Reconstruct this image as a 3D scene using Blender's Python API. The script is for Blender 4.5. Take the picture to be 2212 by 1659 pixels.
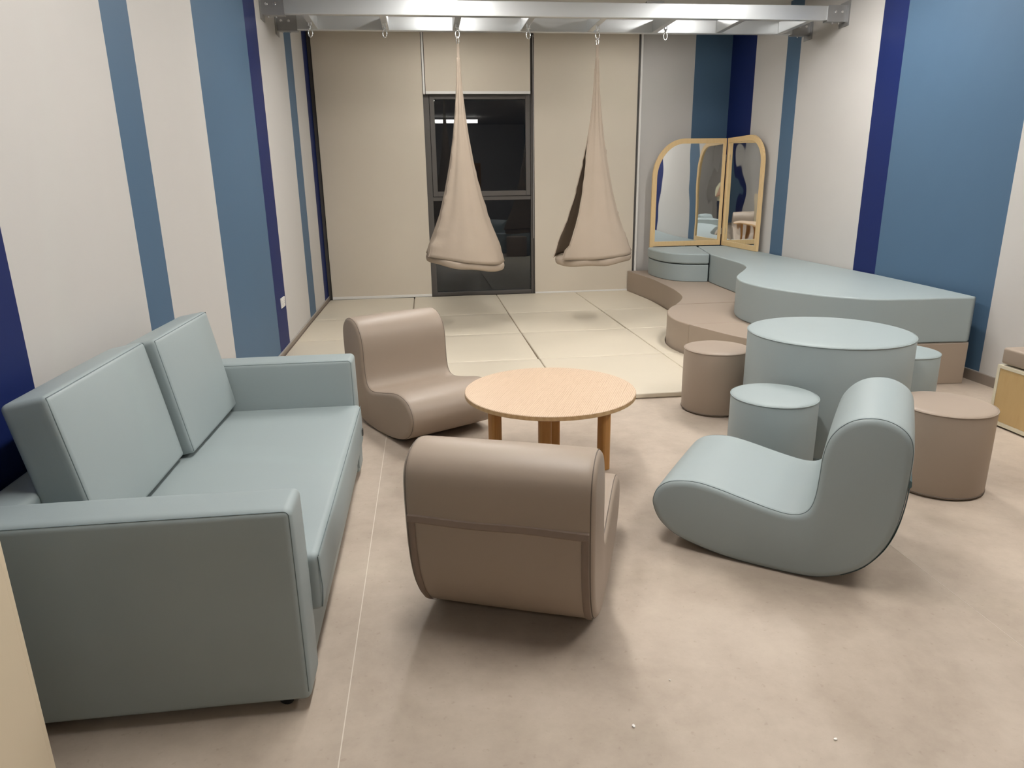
import bpy, bmesh, math, random
from mathutils import Vector, Matrix, noise
random.seed(7)
for o in list(bpy.data.objects):
    bpy.data.objects.remove(o)
SC = bpy.context.scene
COL = SC.collection
PI = math.pi
R = math.radians

# ------------------------------------------------------------------ camera
CAM_H = 1.5
YAW, PITCH, ROLL = R(6.797), R(16.14), R(-0.883)
fw = Vector((math.sin(YAW) * math.cos(PITCH), math.cos(YAW) * math.cos(PITCH), -math.sin(PITCH)))
rt = Vector((math.cos(YAW), -math.sin(YAW), 0))
up = rt.cross(fw)
rt2 = math.cos(ROLL) * rt + math.sin(ROLL) * up
up2 = -math.sin(ROLL) * rt + math.cos(ROLL) * up
cam = bpy.data.cameras.new('camera')
cam.sensor_fit = 'HORIZONTAL'
cam.sensor_width = 36.0
cam.lens = 36.0 * 1494.3 / 2212.0
cam.clip_start = 0.02
camo = bpy.data.objects.new('camera', cam)
COL.objects.link(camo)
camo.matrix_world = Matrix(((rt2.x, up2.x, -fw.x, 0), (rt2.y, up2.y, -fw.y, 0), (rt2.z, up2.z, -fw.z, CAM_H), (0, 0, 0, 1)))
SC.camera = camo

# ------------------------------------------------------------------ world (night outside) and exposure
w = bpy.data.worlds.new('night')
SC.world = w
w.use_nodes = True
w.node_tree.nodes['Background'].inputs[0].default_value = (0.012, 0.014, 0.02, 1)
w.node_tree.nodes['Background'].inputs[1].default_value = 0.3
SC.view_settings.view_transform = 'Standard'
SC.view_settings.look = 'None'
SC.view_settings.gamma = 1
SC.view_settings.use_curve_mapping = False
SC.view_settings.exposure = 0.0
LAMP = 81.0                       # emission strength of the ceiling light panels
LAMP_COL = (1.0, 0.975, 0.94)

# ------------------------------------------------------------------ room dimensions
LX, RX, BY, NY, CZ = -1.33, 4.11, 9.5, -5.0, 3.38


def srgb(r, g, b):
    f = lambda c: (c / 255 / 12.92) if c / 255 <= 0.04045 else ((c / 255 + 0.055) / 1.055) ** 2.4
    return (f(r), f(g), f(b), 1)


# ------------------------------------------------------------------ materials
def newmat(name):
    m = bpy.data.materials.new(name)
    m.use_nodes = True
    nt = m.node_tree
    return m, nt, nt.nodes['Principled BSDF']


def soft_mat(name, col, rough=0.5, var=0.05, nscale=3.0, bump=0.02, bscale=350, spec=0.4, metal=0.0, stretch=(1, 1, 1), dist=0.002):
    """coloured material with slow tone variation and fine relief, in object space"""
    m, nt, b = newmat(name)
    N, L = nt.nodes.new, nt.links.new
    tc = N('ShaderNodeTexCoord')
    mp = N('ShaderNodeMapping')
    mp.inputs['Scale'].default_value = stretch
    L(tc.outputs['Object'], mp.inputs['Vector'])
    nz = N('ShaderNodeTexNoise')
    nz.inputs['Scale'].default_value = nscale
    nz.inputs['Detail'].default_value = 4
    L(mp.outputs['Vector'], nz.inputs['Vector'])
    mx = N('ShaderNodeMix')
    mx.data_type = 'RGBA'
    c = Vector(col[:3])
    mx.inputs[6].default_value = (*(c * (1 - var)), 1)
    mx.inputs[7].default_value = (*(c * (1 + var)), 1)
    L(nz.outputs['Fac'], mx.inputs[0])
    L(mx.outputs[2], b.inputs['Base Color'])
    b.inputs['Roughness'].default_value = rough
    b.inputs['Specular IOR Level'].default_value = spec
    b.inputs['Metallic'].default_value = metal
    if bump > 0:
        n2 = N('ShaderNodeTexNoise')
        n2.inputs['Scale'].default_value = bscale
        n2.inputs['Detail'].default_value = 2
        L(tc.outputs['Object'], n2.inputs['Vector'])
        bp = N('ShaderNodeBump')
        bp.inputs['Strength'].default_value = bump
        bp.inputs['Distance'].default_value = dist
        L(n2.outputs['Fac'], bp.inputs['Height'])
        L(bp.outputs['Normal'], b.inputs['Normal'])
    return m


def stripe_mat(name, axis, stops, cols):
    """wall paint in vertical bands: stops are (start, colour key) along a world axis"""
    m, nt, b = newmat(name)
    N, L = nt.nodes.new, nt.links.new
    tc = N('ShaderNodeTexCoord')
    sp = N('ShaderNodeSeparateXYZ')
    L(tc.outputs['Object'], sp.inputs[0])
    prev = None
    for s_, k_ in stops:
        if prev is None:
            rgb = N('ShaderNodeRGB')
            rgb.outputs[0].default_value = cols[k_]
            prev = rgb.outputs[0]
            continue
        gt = N('ShaderNodeMath')
        gt.operation = 'GREATER_THAN'
        gt.inputs[1].default_value = s_
        L(sp.outputs[axis], gt.inputs[0])
        mc = N('ShaderNodeMix')
        mc.data_type = 'RGBA'
        L(gt.outputs[0], mc.inputs[0])
        L(prev, mc.inputs[6])
        mc.inputs[7].default_value = cols[k_]
        prev = mc.outputs[2]
    nz = N('ShaderNodeTexNoise')
    nz.inputs['Scale'].default_value = 1.3
    nz.inputs['Detail'].default_value = 5
    L(tc.outputs['Object'], nz.inputs['Vector'])
    mr2 = N('ShaderNodeMapRange')
    mr2.inputs['To Min'].default_value = 0.95
    mr2.inputs['To Max'].default_value = 1.03
    L(nz.outputs['Fac'], mr2.inputs['Value'])
    mx = N('ShaderNodeVectorMath')
    mx.operation = 'SCALE'
    L(prev, mx.inputs[0])
    L(mr2.outputs['Result'], mx.inputs['Scale'])
    L(mx.outputs['Vector'], b.inputs['Base Color'])
    b.inputs['Roughness'].default_value = 0.55
    b.inputs['Specular IOR Level'].default_value = 0.25
    n2 = N('ShaderNodeTexNoise')
    n2.inputs['Scale'].default_value = 120
    L(tc.outputs['Object'], n2.inputs['Vector'])
    bp = N('ShaderNodeBump')
    bp.inputs['Strength'].default_value = 0.06
    bp.inputs['Distance'].default_value = 0.002
    L(n2.outputs['Fac'], bp.inputs['Height'])
    L(bp.outputs['Normal'], b.inputs['Normal'])
    return m


def wood_mat(name, c1, c2, scale=(1, 1, 1), bands=14.0, rough=0.4, detail=2.0, distort=3.0, mixsharp=0.5):
    m, nt, b = newmat(name)
    N, L = nt.nodes.new, nt.links.new
    tc = N('ShaderNodeTexCoord')
    mp = N('ShaderNodeMapping')
    mp.inputs['Scale'].default_value = scale
    L(tc.outputs['Object'], mp.inputs['Vector'])
    wv = N('ShaderNodeTexWave')
    wv.wave_type = 'BANDS'
    wv.bands_direction = 'X'
    wv.inputs['Scale'].default_value = bands
    wv.inputs['Distortion'].default_value = distort
    wv.inputs['Detail'].default_value = detail
    wv.inputs['Detail Scale'].default_value = 1.2
    L(mp.outputs['Vector'], wv.inputs['Vector'])
    nz = N('ShaderNodeTexNoise')
    nz.inputs['Scale'].default_value = 30
    nz.inputs['Detail'].default_value = 5
    L(mp.outputs['Vector'], nz.inputs['Vector'])
    mm = N('ShaderNodeMath')
    mm.operation = 'MULTIPLY'
    L(wv.outputs['Fac'], mm.inputs[0])
    L(nz.outputs['Fac'], mm.inputs[1])
    mx = N('ShaderNodeMix')
    mx.data_type = 'RGBA'
    mx.inputs[6].default_value = c1
    mx.inputs[7].default_value = c2
    L(mm.outputs[0], mx.inputs[0])
    L(mx.outputs[2], b.inputs['Base Color'])
    b.inputs['Roughness'].default_value = rough
    b.inputs['Specular IOR Level'].default_value = 0.35
    bp = N('ShaderNodeBump')
    bp.inputs['Strength'].default_value = 0.05
    bp.inputs['Distance'].default_value = 0.001
    L(mm.outputs[0], bp.inputs['Height'])
    L(bp.outputs['Normal'], b.inputs['Normal'])
    return m


def floor_mat():
    m, nt, b = newmat('floor_vinyl')
    N, L = nt.nodes.new, nt.links.new
    tc = N('ShaderNodeTexCoord')
    n1 = N('ShaderNodeTexNoise')
    n1.inputs['Scale'].default_value = 1.6
    n1.inputs['Detail'].default_value = 7
    n1.inputs['Roughness'].default_value = 0.62
    n1.inputs['Distortion'].default_value = 0.5
    L(tc.outputs['Object'], n1.inputs['Vector'])
    n2 = N('ShaderNodeTexNoise')
    n2.inputs['Scale'].default_value = 9
    n2.inputs['Detail'].default_value = 8
    n2.inputs['Roughness'].default_value = 0.7
    L(tc.outputs['Object'], n2.inputs['Vector'])
    cr = N('ShaderNodeValToRGB')
    cr.color_ramp.elements[0].position = 0.37
    cr.color_ramp.elements[0].color = (0.39, 0.318, 0.255, 1)
    cr.color_ramp.elements[1].position = 0.63
    cr.color_ramp.elements[1].color = (0.50, 0.42, 0.342, 1)
    av = N('ShaderNodeMix')
    av.data_type = 'FLOAT'
    av.inputs[0].default_value = 0.4
    L(n1.outputs['Fac'], av.inputs[2])
    L(n2.outputs['Fac'], av.inputs[3])
    L(av.outputs[0], cr.inputs['Fac'])
    n3 = N('ShaderNodeTexNoise')           # sparse dark specks
    n3.inputs['Scale'].default_value = 46
    n3.inputs['Detail'].default_value = 3
    L(tc.outputs['Object'], n3.inputs['Vector'])
    c3 = N('ShaderNodeValToRGB')
    c3.color_ramp.elements[0].position = 0.27
    c3.color_ramp.elements[0].color = (0.9, 0.88, 0.86, 1)
    c3.color_ramp.elements[1].position = 0.36
    c3.color_ramp.elements[1].color = (1, 1, 1, 1)
    L(n3.outputs['Fac'], c3.inputs['Fac'])
    mx = N('ShaderNodeMix')
    mx.data_type = 'RGBA'
    mx.blend_type = 'MULTIPLY'
    mx.inputs[0].default_value = 1
    L(cr.outputs['Color'], mx.inputs[6])
    L(c3.outputs['Color'], mx.inputs[7])
    L(mx.outputs[2], b.inputs['Base Color'])
    b.inputs['Roughness'].default_value = 0.5
    b.inputs['Specular IOR Level'].default_value = 0.3
    bp = N('ShaderNodeBump')
    bp.inputs['Strength'].default_value = 0.05
    bp.inputs['Distance'].default_value = 0.002
    L(n2.outputs['Fac'], bp.inputs['Height'])
    L(bp.outputs['Normal'], b.inputs['Normal'])
    return m


def mirror_mat():
    m, nt, b = newmat('acrylic_mirror')
    N, L = nt.nodes.new, nt.links.new
    b.inputs['Base Color'].default_value = (0.86, 0.88, 0.88, 1)
    b.inputs['Metallic'].default_value = 1
    b.inputs['Roughness'].default_value = 0.015
    tc = N('ShaderNodeTexCoord')
    nz = N('ShaderNodeTexNoise')           # wavy plastic sheet
    nz.inputs['Scale'].default_value = 1.9
    nz.inputs['Detail'].default_value = 0.5
    L(tc.outputs['Object'], nz.inputs['Vector'])
    bp = N('ShaderNodeBump')
    bp.inputs['Strength'].default_value = 0.22
    bp.inputs['Distance'].default_value = 0.03
    L(nz.outputs['Fac'], bp.inputs['Height'])
    L(bp.outputs['Normal'], b.inputs['Normal'])
    return m


def glass_mat():
    m, nt, b = newmat('window_glass')
    b.inputs['Base Color'].default_value = (0.75, 0.8, 0.8, 1)
    b.inputs['Transmission Weight'].default_value = 1
    b.inputs['Roughness'].default_value = 0.0
    b.inputs['IOR'].default_value = 1.52
    return m


def emit_mat(name='lamp_diffuser', k=1.0):
    m = bpy.data.materials.new(name)
    m.use_nodes = True
    nt = m.node_tree
    nt.nodes.clear()
    e = nt.nodes.new('ShaderNodeEmission')
    e.inputs[0].default_value = (*LAMP_COL, 1)
    e.inputs[1].default_value = LAMP * k
    o = nt.nodes.new('ShaderNodeOutputMaterial')
    nt.links.new(e.outputs[0], o.inputs[0])
    return m


WHITE, BLUE, NAVY = (0.535, 0.515, 0.49, 1), (0.072, 0.132, 0.210, 1), (0.0065, 0.017, 0.10, 1)
KC = {'w': WHITE, 'b': BLUE, 'n': NAVY}
M = {}
M['wallL'] = stripe_mat('paint_left', 'Y', [(-4, 'w'), (-2.6, 'b'), (-1.6, 'n'), (-1.2, 'w'), (0.6, 'b'), (1.9, 'n'), (2.415, 'w'), (3.46, 'b'), (3.78, 'w'), (4.81, 'b'), (6.22, 'n'), (6.655, 'w'), (7.93, 'b'), (8.35, 'w'), (9.13, 'n')], KC)
M['wallR'] = stripe_mat('paint_right', 'Y', [(-4, 'w'), (-1.0, 'n'), (-0.6, 'b'), (0.8, 'w'), (4.59, 'b'), (5.98, 'n'), (6.32, 'w'), (7.72, 'b'), (8.02, 'w'), (8.79, 'n')], KC)
M['wallB'] = stripe_mat('paint_back', 'X', [(-4, 'w'), (3.61, 'b')], KC)
M['wallN'] = stripe_mat('paint_near', 'X', [(-4, 'w'), (3.4, 'b')], KC)
M['ceil'] = soft_mat('ceiling_paint', (0.56, 0.54, 0.50), 0.7, 0.02, 2, 0.03, 200)
M['floor'] = floor_mat()
M['seam'] = soft_mat('weld_seam', (0.66, 0.60, 0.52), 0.4, 0.05, 20, 0)
M['skirt'] = soft_mat('baseboard_vinyl', (0.25, 0.205, 0.17), 0.45, 0.08, 6, 0.02, 80)
M['skirt_top'] = soft_mat('baseboard_edge', (0.36, 0.33, 0.3), 0.4, 0.05, 6, 0)
M['teal'] = soft_mat('teal_leatherette', (0.308, 0.358, 0.361), 0.5, 0.035, 2.5, 0.05, 420, 0.45)
M['teal_seam'] = soft_mat('teal_stitching', (0.15, 0.19, 0.195), 0.6, 0.05, 30, 0)
M['taupe'] = soft_mat('taupe_leatherette', (0.335, 0.265, 0.207), 0.47, 0.035, 2.5, 0.05, 420, 0.45)
M['taupe_seam'] = soft_mat('taupe_stitching', (0.13, 0.10, 0.08), 0.6, 0.05, 30, 0)
M['taupe_band'] = soft_mat('taupe_zip_tape', (0.245, 0.185, 0.145), 0.7, 0.06, 30, 0.1, 600, 0.2)
M['teal_band'] = soft_mat('teal_zip_tape', (0.10, 0.15, 0.16), 0.7, 0.06, 30, 0.1, 600, 0.2)
M['mat'] = soft_mat('cream_leatherette', (0.60, 0.535, 0.425), 0.42, 0.04, 2.0, 0.06, 300, 0.45)
M['blind'] = soft_mat('blind_fabric', (0.60, 0.535, 0.44), 0.85, 0.03, 1.5, 0.12, 700, 0.1)
M['bar'] = soft_mat('white_bar', (0.72, 0.70, 0.66), 0.4, 0.02, 5, 0)
M['frame'] = soft_mat('window_frame_grey', (0.095, 0.085, 0.077), 0.45, 0.06, 8, 0.02, 200)
M['track'] = soft_mat('grey_track', (0.30, 0.28, 0.26), 0.4, 0.04, 8, 0)
M['glass'] = glass_mat()
M['silver'] = soft_mat('silver_paint', (0.62, 0.635, 0.64), 0.33, 0.03, 3, 0.02, 500, 0.5, 0.65)
M['steel'] = soft_mat('galvanised_bracket', (0.36, 0.36, 0.36), 0.42, 0.06, 12, 0.02, 300, 0.5, 0.75)
M['chrome'] = soft_mat('chrome', (0.8, 0.8, 0.8), 0.12, 0.02, 9, 0, metal=1.0)
M['cloth'] = soft_mat('swing_cotton', (0.38, 0.31, 0.245), 0.85, 0.05, 4, 0.4, 9, 0.1, dist=0.012)
M['oak'] = wood_mat('oak_laminate', (0.70, 0.53, 0.385, 1), (0.36, 0.22, 0.12, 1), (7, 0.55, 1), 5.0, 0.38, 3.0, 5.0)
M['oak_edge'] = wood_mat('oak_edge_band', (0.56, 0.37, 0.19, 1), (0.45, 0.28, 0.13, 1), (1, 1, 4), 10, 0.4)
M['leg'] = wood_mat('leg_pine', (0.52, 0.265, 0.085, 1), (0.38, 0.17, 0.05, 1), (3, 3, 0.35), 9.0, 0.4, 3, 3)
M['birch'] = wood_mat('birch_frame', (0.72, 0.52, 0.275, 1), (0.62, 0.43, 0.2, 1), (2, 2, 0.6), 8.0, 0.42)
M['maple'] = wood_mat('maple_panel', (0.54, 0.375, 0.175, 1), (0.44, 0.28, 0.115, 1), (2.5, 2.5, 0.5), 6.0, 0.42, 3, 4)
M['cream'] = soft_mat('cream_laminate', (0.66, 0.56, 0.41), 0.45, 0.02, 1.5, 0)
M['cream_edge'] = soft_mat('cream_edging', (0.68, 0.62, 0.47), 0.45, 0.02, 5, 0)
M['mirror'] = mirror_mat()
M['white_plastic'] = soft_mat('white_plastic', (0.72, 0.70, 0.67), 0.35, 0.02, 8, 0)
M['black'] = soft_mat('black_rubber', (0.012, 0.012, 0.013), 0.45, 0.1, 20, 0)
M['dark'] = soft_mat('dark_slot', (0.03, 0.028, 0.026), 0.5, 0.1, 20, 0)
M['emit'] = emit_mat()
M['emit_dim'] = emit_mat('lamp_diffuser_dim', 0.3)
M['housing'] = soft_mat('lamp_housing', (0.6, 0.6, 0.6), 0.4, 0.02, 4, 0)
M['door'] = wood_mat('door_veneer', (0.36, 0.19, 0.085, 1), (0.25, 0.12, 0.05, 1), (4, 4, 0.4), 5.0, 0.4)
M['paper'] = soft_mat('paper', (0.8, 0.78, 0.74), 0.7, 0.02, 10, 0)


# ------------------------------------------------------------------ object helpers
def link(o, parent=None):
    COL.objects.link(o)
    if parent is not None:
        o.parent = parent
    return o


def finish(name, bm, mat, parent=None, smooth=None, bevel=None, loc=None):
    me = bpy.data.meshes.new(name)
    bmesh.ops.recalc_face_normals(bm, faces=bm.faces[:])
    if smooth is not None:
        lim = R(smooth)
        for f in bm.faces:
            f.smooth = True
        for e in bm.edges:
            if len(e.link_faces) == 2 and e.calc_face_angle(0) > lim:
                e.smooth = False
    bm.to_mesh(me)
    bm.free()
    for m_ in (mat if isinstance(mat, (list, tuple)) else [mat]):
        me.materials.append(m_)
    o = bpy.data.objects.new(name, me)
    link(o, parent)
    if loc is not None:
        o.location = loc
    if bevel:
        bv = o.modifiers.new('bevel', 'BEVEL')
        bv.width = bevel[0]
        bv.segments = bevel[1]
        bv.limit_method = 'ANGLE'
        bv.angle_limit = R(50)
        for p in me.polygons:
            p.use_smooth = True
        wn = o.modifiers.new('wn', 'WEIGHTED_NORMAL')
        wn.keep_sharp = True
    return o


def thing(name, label, cat, loc=(0, 0, 0), rz=0, group=None):
    o = bpy.data.objects.new(name, None)
    o.empty_display_size = 0.1
    COL.objects.link(o)
    o.location = loc
    o.rotation_euler = (0, 0, rz)
    tag(o, label, cat, group)
    return o


def tag(o, label, cat, group=None):
    o['label'] = label
    o['category'] = cat
    if group:
        o['group'] = group
    return o


def struct(o):
    o['kind'] = 'structure'
    return o


def bx(bm, x0, x1, y0, y1, z0, z1):
    v = [bm.verts.new(p) for p in ((x0, y0, z0), (x1, y0, z0), (x1, y1, z0), (x0, y1, z0), (x0, y0, z1), (x1, y0, z1), (x1, y1, z1), (x0, y1, z1))]
    for f in ((0, 3, 2, 1), (4, 5, 6, 7), (0, 1, 5, 4), (1, 2, 6, 5), (2, 3, 7, 6), (3, 0, 4, 7)):
        bm.faces.new([v[i] for i in f])


def box(name, x0, x1, y0, y1, z0, z1, mat, parent=None, bevel=None):
    bm = bmesh.new()
    bx(bm, x0, x1, y0, y1, z0, z1)
    return finish(name, bm, mat, parent, None, bevel)


def tube(bm, pts, r, n=8, closed=False):
    P = [Vector(p) for p in pts]
    m = len(P)
    rings = []
    prev = None
    for i in range(m):
        if closed:
            t = (P[(i + 1) % m] - P[i - 1]).normalized()
        else:
            t = (P[min(i + 1, m - 1)] - P[max(i - 1, 0)]).normalized()
        a = prev if prev is not None else (Vector((0, 0, 1)) if abs(t.z) < 0.9 else Vector((1, 0, 0)))
        a = (a - t * a.dot(t))
        if a.length < 1e-6:
            a = Vector((0, 1, 0)) - t * t.y
        a.normalize()
        prev = a
        b = t.cross(a)
        rr = r[i] if isinstance(r, (list, tuple)) else r
        rings.append([bm.verts.new(P[i] + (a * math.cos(2 * PI * k / n) + b * math.sin(2 * PI * k / n)) * rr) for k in range(n)])
    for i in range(m if closed else m - 1):
        A, B = rings[i], rings[(i + 1) % m]
        for k in range(n):
            bm.faces.new((A[k], A[(k + 1) % n], B[(k + 1) % n], B[k]))
    if not closed:
        bm.faces.new(rings[0][::-1])
        bm.faces.new(rings[-1])


def lathe(bm, prof, n=48, cx=0, cy=0, sx=1, sy=1):
    """profile of (radius, z); closed at both ends on the axis if radius is 0"""
    rings = []
    for r_, z in prof:
        if r_ < 1e-6:
            rings.append([bm.verts.new((cx, cy, z))])
        else:
            rings.append([bm.verts.new((cx + sx * r_ * math.cos(2 * PI * k / n), cy + sy * r_ * math.sin(2 * PI * k / n), z)) for k in range(n)])
    for A, B in zip(rings[:-1], rings[1:]):
        for k in range(n):
            k2 = (k + 1) % n
            if len(A) == 1:
                bm.faces.new((A[0], B[k2], B[k]))
            elif len(B) == 1:
                bm.faces.new((A[k], A[k2], B[0]))
            else:
                bm.faces.new((A[k], A[k2], B[k2], B[k]))


def soft_box(name, cen, half, r, mat, parent=None, puff=(0, 0, 0), N=8, rot=None, warp=None):
    """upholstered block: rounded edges and slightly domed faces"""
    bm = bmesh.new()

    def coords(h):
        e = [h - r + r * f for f in (0.0, 0.3, 0.6, 0.85, 1.0)]
        inner = [(-1 + 2 * i / N) * (h - r) for i in range(1, N)]
        return [-v for v in e[::-1]] + inner + e
    C = [coords(h) for h in half]
    cache = {}

    def vert(p):
        k = tuple(round(c, 6) for c in p)
        if k in cache:
            return cache[k]
        q = Vector(p)
        inn = Vector([max(-(half[i] - r), min(half[i] - r, p[i])) for i in range(3)])
        d = q - inn
        if d.length > 1e-9:
            q = inn + d.normalized() * r
        u = [max(-1, min(1, p[i] / half[i])) for i in range(3)]
        for a in range(3):
            b_, c_ = (a + 1) % 3, (a + 2) % 3
            q[a] += puff[a] * u[a] * (1 - u[b_] ** 2) * (1 - u[c_] ** 2)
        if warp:
            q = warp(q, u)
        v = bm.verts.new(q)
        cache[k] = v
        return v
    for a in range(3):
        b_, c_ = (a + 1) % 3, (a + 2) % 3
        for s in (-1, 1):
            for i in range(len(C[b_]) - 1):
                for j in range(len(C[c_]) - 1):
                    ps = []
                    for di, dj in ((0, 0), (1, 0), (1, 1), (0, 1)):
                        p = [0, 0, 0]
                        p[a] = s * half[a]
                        p[b_] = C[b_][i + di]
                        p[c_] = C[c_][j + dj]
                        ps.append(vert(p))
                    if len(set(ps)) >= 3:
                        try:
                            bm.faces.new(ps)
                        except ValueError:
                            pass
    M4 = Matrix.Translation(Vector(cen)) @ (rot if rot is not None else Matrix.Identity(4))
    bmesh.ops.transform(bm, matrix=M4, verts=bm.verts[:])
    return finish(name, bm, mat, parent, 80)


def catmull(P, sub=6, closed=False):
    P = [Vector(p) for p in P]
    n = len(P)
    out = []
    rng = range(n if closed else n - 1)
    for i in rng:
        p0 = P[(i - 1) % n] if closed else P[max(i - 1, 0)]
        p1 = P[i]
        p2 = P[(i + 1) % n]
        p3 = P[(i + 2) % n] if closed else P[min(i + 2, n - 1)]
        for k in range(sub):
            t = k / sub
            out.append(0.5 * ((2 * p1) + (p2 - p0) * t + (2 * p0 - 5 * p1 + 4 * p2 - p3) * t * t + (3 * p1 - p0 - 3 * p2 + p3) * t ** 3))
    if not closed:
        out.append(P[-1])
    return out


def prism(name, poly, z0, z1, mat, parent=None, bevel=None):
    bm = bmesh.new()
    b = [bm.verts.new((p[0], p[1], z0)) for p in poly]
    t = [bm.verts.new((p[0], p[1], z1)) for p in poly]
    n = len(poly)
    for i in range(n):
        bm.faces.new((b[i], b[(i + 1) % n], t[(i + 1) % n], t[i]))
    bm.faces.new(t)
    bm.faces.new(b[::-1])
    o = finish(name, bm, mat, parent, 35 if not bevel else None, bevel)
    return o


def dup(root, name=None):
    r = root.copy()
    COL.objects.link(r)
    if name:
        r.name = name
    for ch in list(root.children):
        c = ch.copy()
        COL.objects.link(c)
        c.parent = r
        for g in ch.children:
            d = g.copy()
            COL.objects.link(d)
            d.parent = c
    return r


# ================================================================== THE SETTING
fl = struct(box('floor', LX - 0.15, RX + 0.15, NY, BY + 0.12, -0.1, 0.0, M['floor']))
for sx, sw_ in ((-0.302, 0.0016), (1.90, 0.0007)):
    box('weld_seam', sx - sw_, sx + sw_, NY, 4.58, 0.0, 0.0006, M['seam'], fl)
struct(box('ceiling', LX - 0.15, RX + 0.15, NY, BY + 0.12, CZ, CZ + 0.1, M['ceil']))
struct(box('wall_left', LX - 0.15, LX, NY, BY + 0.12, 0, CZ, M['wallL']))
struct(box('wall_right', RX, RX + 0.15, NY, BY + 0.12, 0, CZ, M['wallR']))
struct(box('wall_near', LX, RX, NY - 0.15, NY, 0, CZ, M['wallN']))
bm = bmesh.new()                                       # back wall: pier right of the window and the band above it
bx(bm, 2.90, RX, BY, BY + 0.12, 0, CZ)
bx(bm, LX, 2.90, BY, BY + 0.12, 3.345, CZ)
struct(finish('wall_back', bm, M['wallB']))


def baseboard(name, x0, x1, y0, y1, side):
    o = struct(box(name, x0, x1, y0, y1, 0, 0.075, M['skirt']))
    box('edge_strip', x0, x1, y0, y1, 0.075, 0.082, M['skirt_top'], o)
    return o


baseboard('baseboard_left', LX, LX + 0.012, NY, BY, 1)
baseboard('baseboard_right', RX - 0.012, RX, NY, BY, -1)

# ---- window wall: three bays of dark frame; blinds hang in front
win = struct(box('window_1', LX, 2.90, BY + 0.02, BY + 0.09, 0.0, 0.035, M['frame']))
for x0, x1 in ((LX, -1.285), (0.045, 0.125), (1.425, 1.485), (2.845, 2.90)):
    box('mullion', x0, x1, BY - 0.005, BY + 0.085, 0.035, 3.345, M['frame'], win, (0.004, 2))
for x0, x1 in ((-1.285, 0.045), (0.125, 1.425), (1.485, 2.845)):
    box('transom', x0, x1, BY + 0.0, BY + 0.08, 1.295, 1.345, M['frame'], win, (0.004, 2))
    box('top_rail', x0, x1, BY + 0.0, BY + 0.08, 3.29, 3.345, M['frame'], win)
    box('bottom_rail', x0, x1, BY + 0.0, BY + 0.08, 0.035, 0.085, M['frame'], win, (0.004, 2))
    box('glass_pane', x0, x1, BY + 0.045, BY + 0.051, 0.085, 1.295, M['glass'], win)
    bm = bmesh.new()                                   # opening sash of the upper light
    s0, s1, sz0, sz1, sw = x0 + 0.004, x1 - 0.004, 1.349, 3.286, 0.06
    if x0 > 0 and x0 < 1:
        sz1 = 2.60
        box('sash_rail', x0, x1, BY + 0.0, BY + 0.08, 2.60, 2.66, M['frame'], win)
        box('glass_pane', x0, x1, BY + 0.045, BY + 0.051, 2.66, 3.29, M['glass'], win)
    bx(bm, s0, s0 + sw, BY - 0.012, BY + 0.05, sz0, sz1)
    bx(bm, s1 - sw, s1, BY - 0.012, BY + 0.05, sz0, sz1)
    bx(bm, s0 + sw, s1 - sw, BY - 0.012, BY + 0.05, sz0, sz0 + 0.065)
    bx(bm, s0 + sw, s1 - sw, BY - 0.012, BY + 0.05, sz1 - 0.055, sz1)
    finish('sash', bm, M['frame'], win, None, (0.004, 2))
    box('glass_pane', s0 + sw, s1 - sw, BY + 0.02, BY + 0.026, sz0 + 0.065, sz1 - 0.055, M['glass'], win)
tr = struct(box('trim_1', 2.868, 2.895, BY - 0.05, BY - 0.006, 0.0, 3.345, M['bar'], None, (0.003, 2)))
tr = struct(box('trim_2', 0.056, 0.080, BY - 0.066, BY - 0.006, 2.60, 3.345, M['bar'], None, (0.003, 2)))

# ---- door in the wall behind the camera (it shows only as a reflection)
d = struct(box('door_1', 0.9, 1.85, NY, NY + 0.045, 0.0, 2.1, M['door'], None, (0.004, 2)))
bm = bmesh.new()
bx(bm, 0.83, 0.9, NY, NY + 0.06, 0, 2.17)
bx(bm, 1.85, 1.92, NY, NY + 0.06, 0, 2.17)
bx(bm, 0.9, 1.85, NY, NY + 0.06, 2.1, 2.17)
finish('door_frame', bm, M['leg'], d)
box('vision_panel', 1.0, 1.2, NY + 0.046, NY + 0.05, 1.0, 1.8, M['dark'], d)
bm = bmesh.new()
tube(bm, [(1.76, NY + 0.045, 1.0), (1.76, NY + 0.1, 1.0), (1.63, NY + 0.1, 1.0)], 0.011, 8)
finish('door_handle', bm, M['chrome'], d, 50)


# ---- ceiling light panels (above and outside the frame)
def ceiling_light(x, y, lx, ly, label, drop=0.0):
    t = thing('ceiling_light', label, 'ceiling light', (x, y, CZ), 0, 'linear ceiling lights')
    bm = bmesh.new()
    hx, hy = lx / 2, ly / 2
    bx(bm, -hx - 0.015, -hx, -hy - 0.015, hy + 0.015, -0.06, 0)
    bx(bm, hx, hx + 0.015, -hy - 0.015, hy + 0.015, -0.06, 0)
    bx(bm, -hx, hx, -hy - 0.015, -hy, -0.06, 0)
    bx(bm, -hx, hx, hy, hy + 0.015, -0.06, 0)
    finish('housing', bm, M['housing'], t)
    box('diffuser', -hx, hx, -hy, hy, -0.055 - drop, -0.04, M['emit'] if drop == 0 else M['emit_dim'], t)


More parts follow.
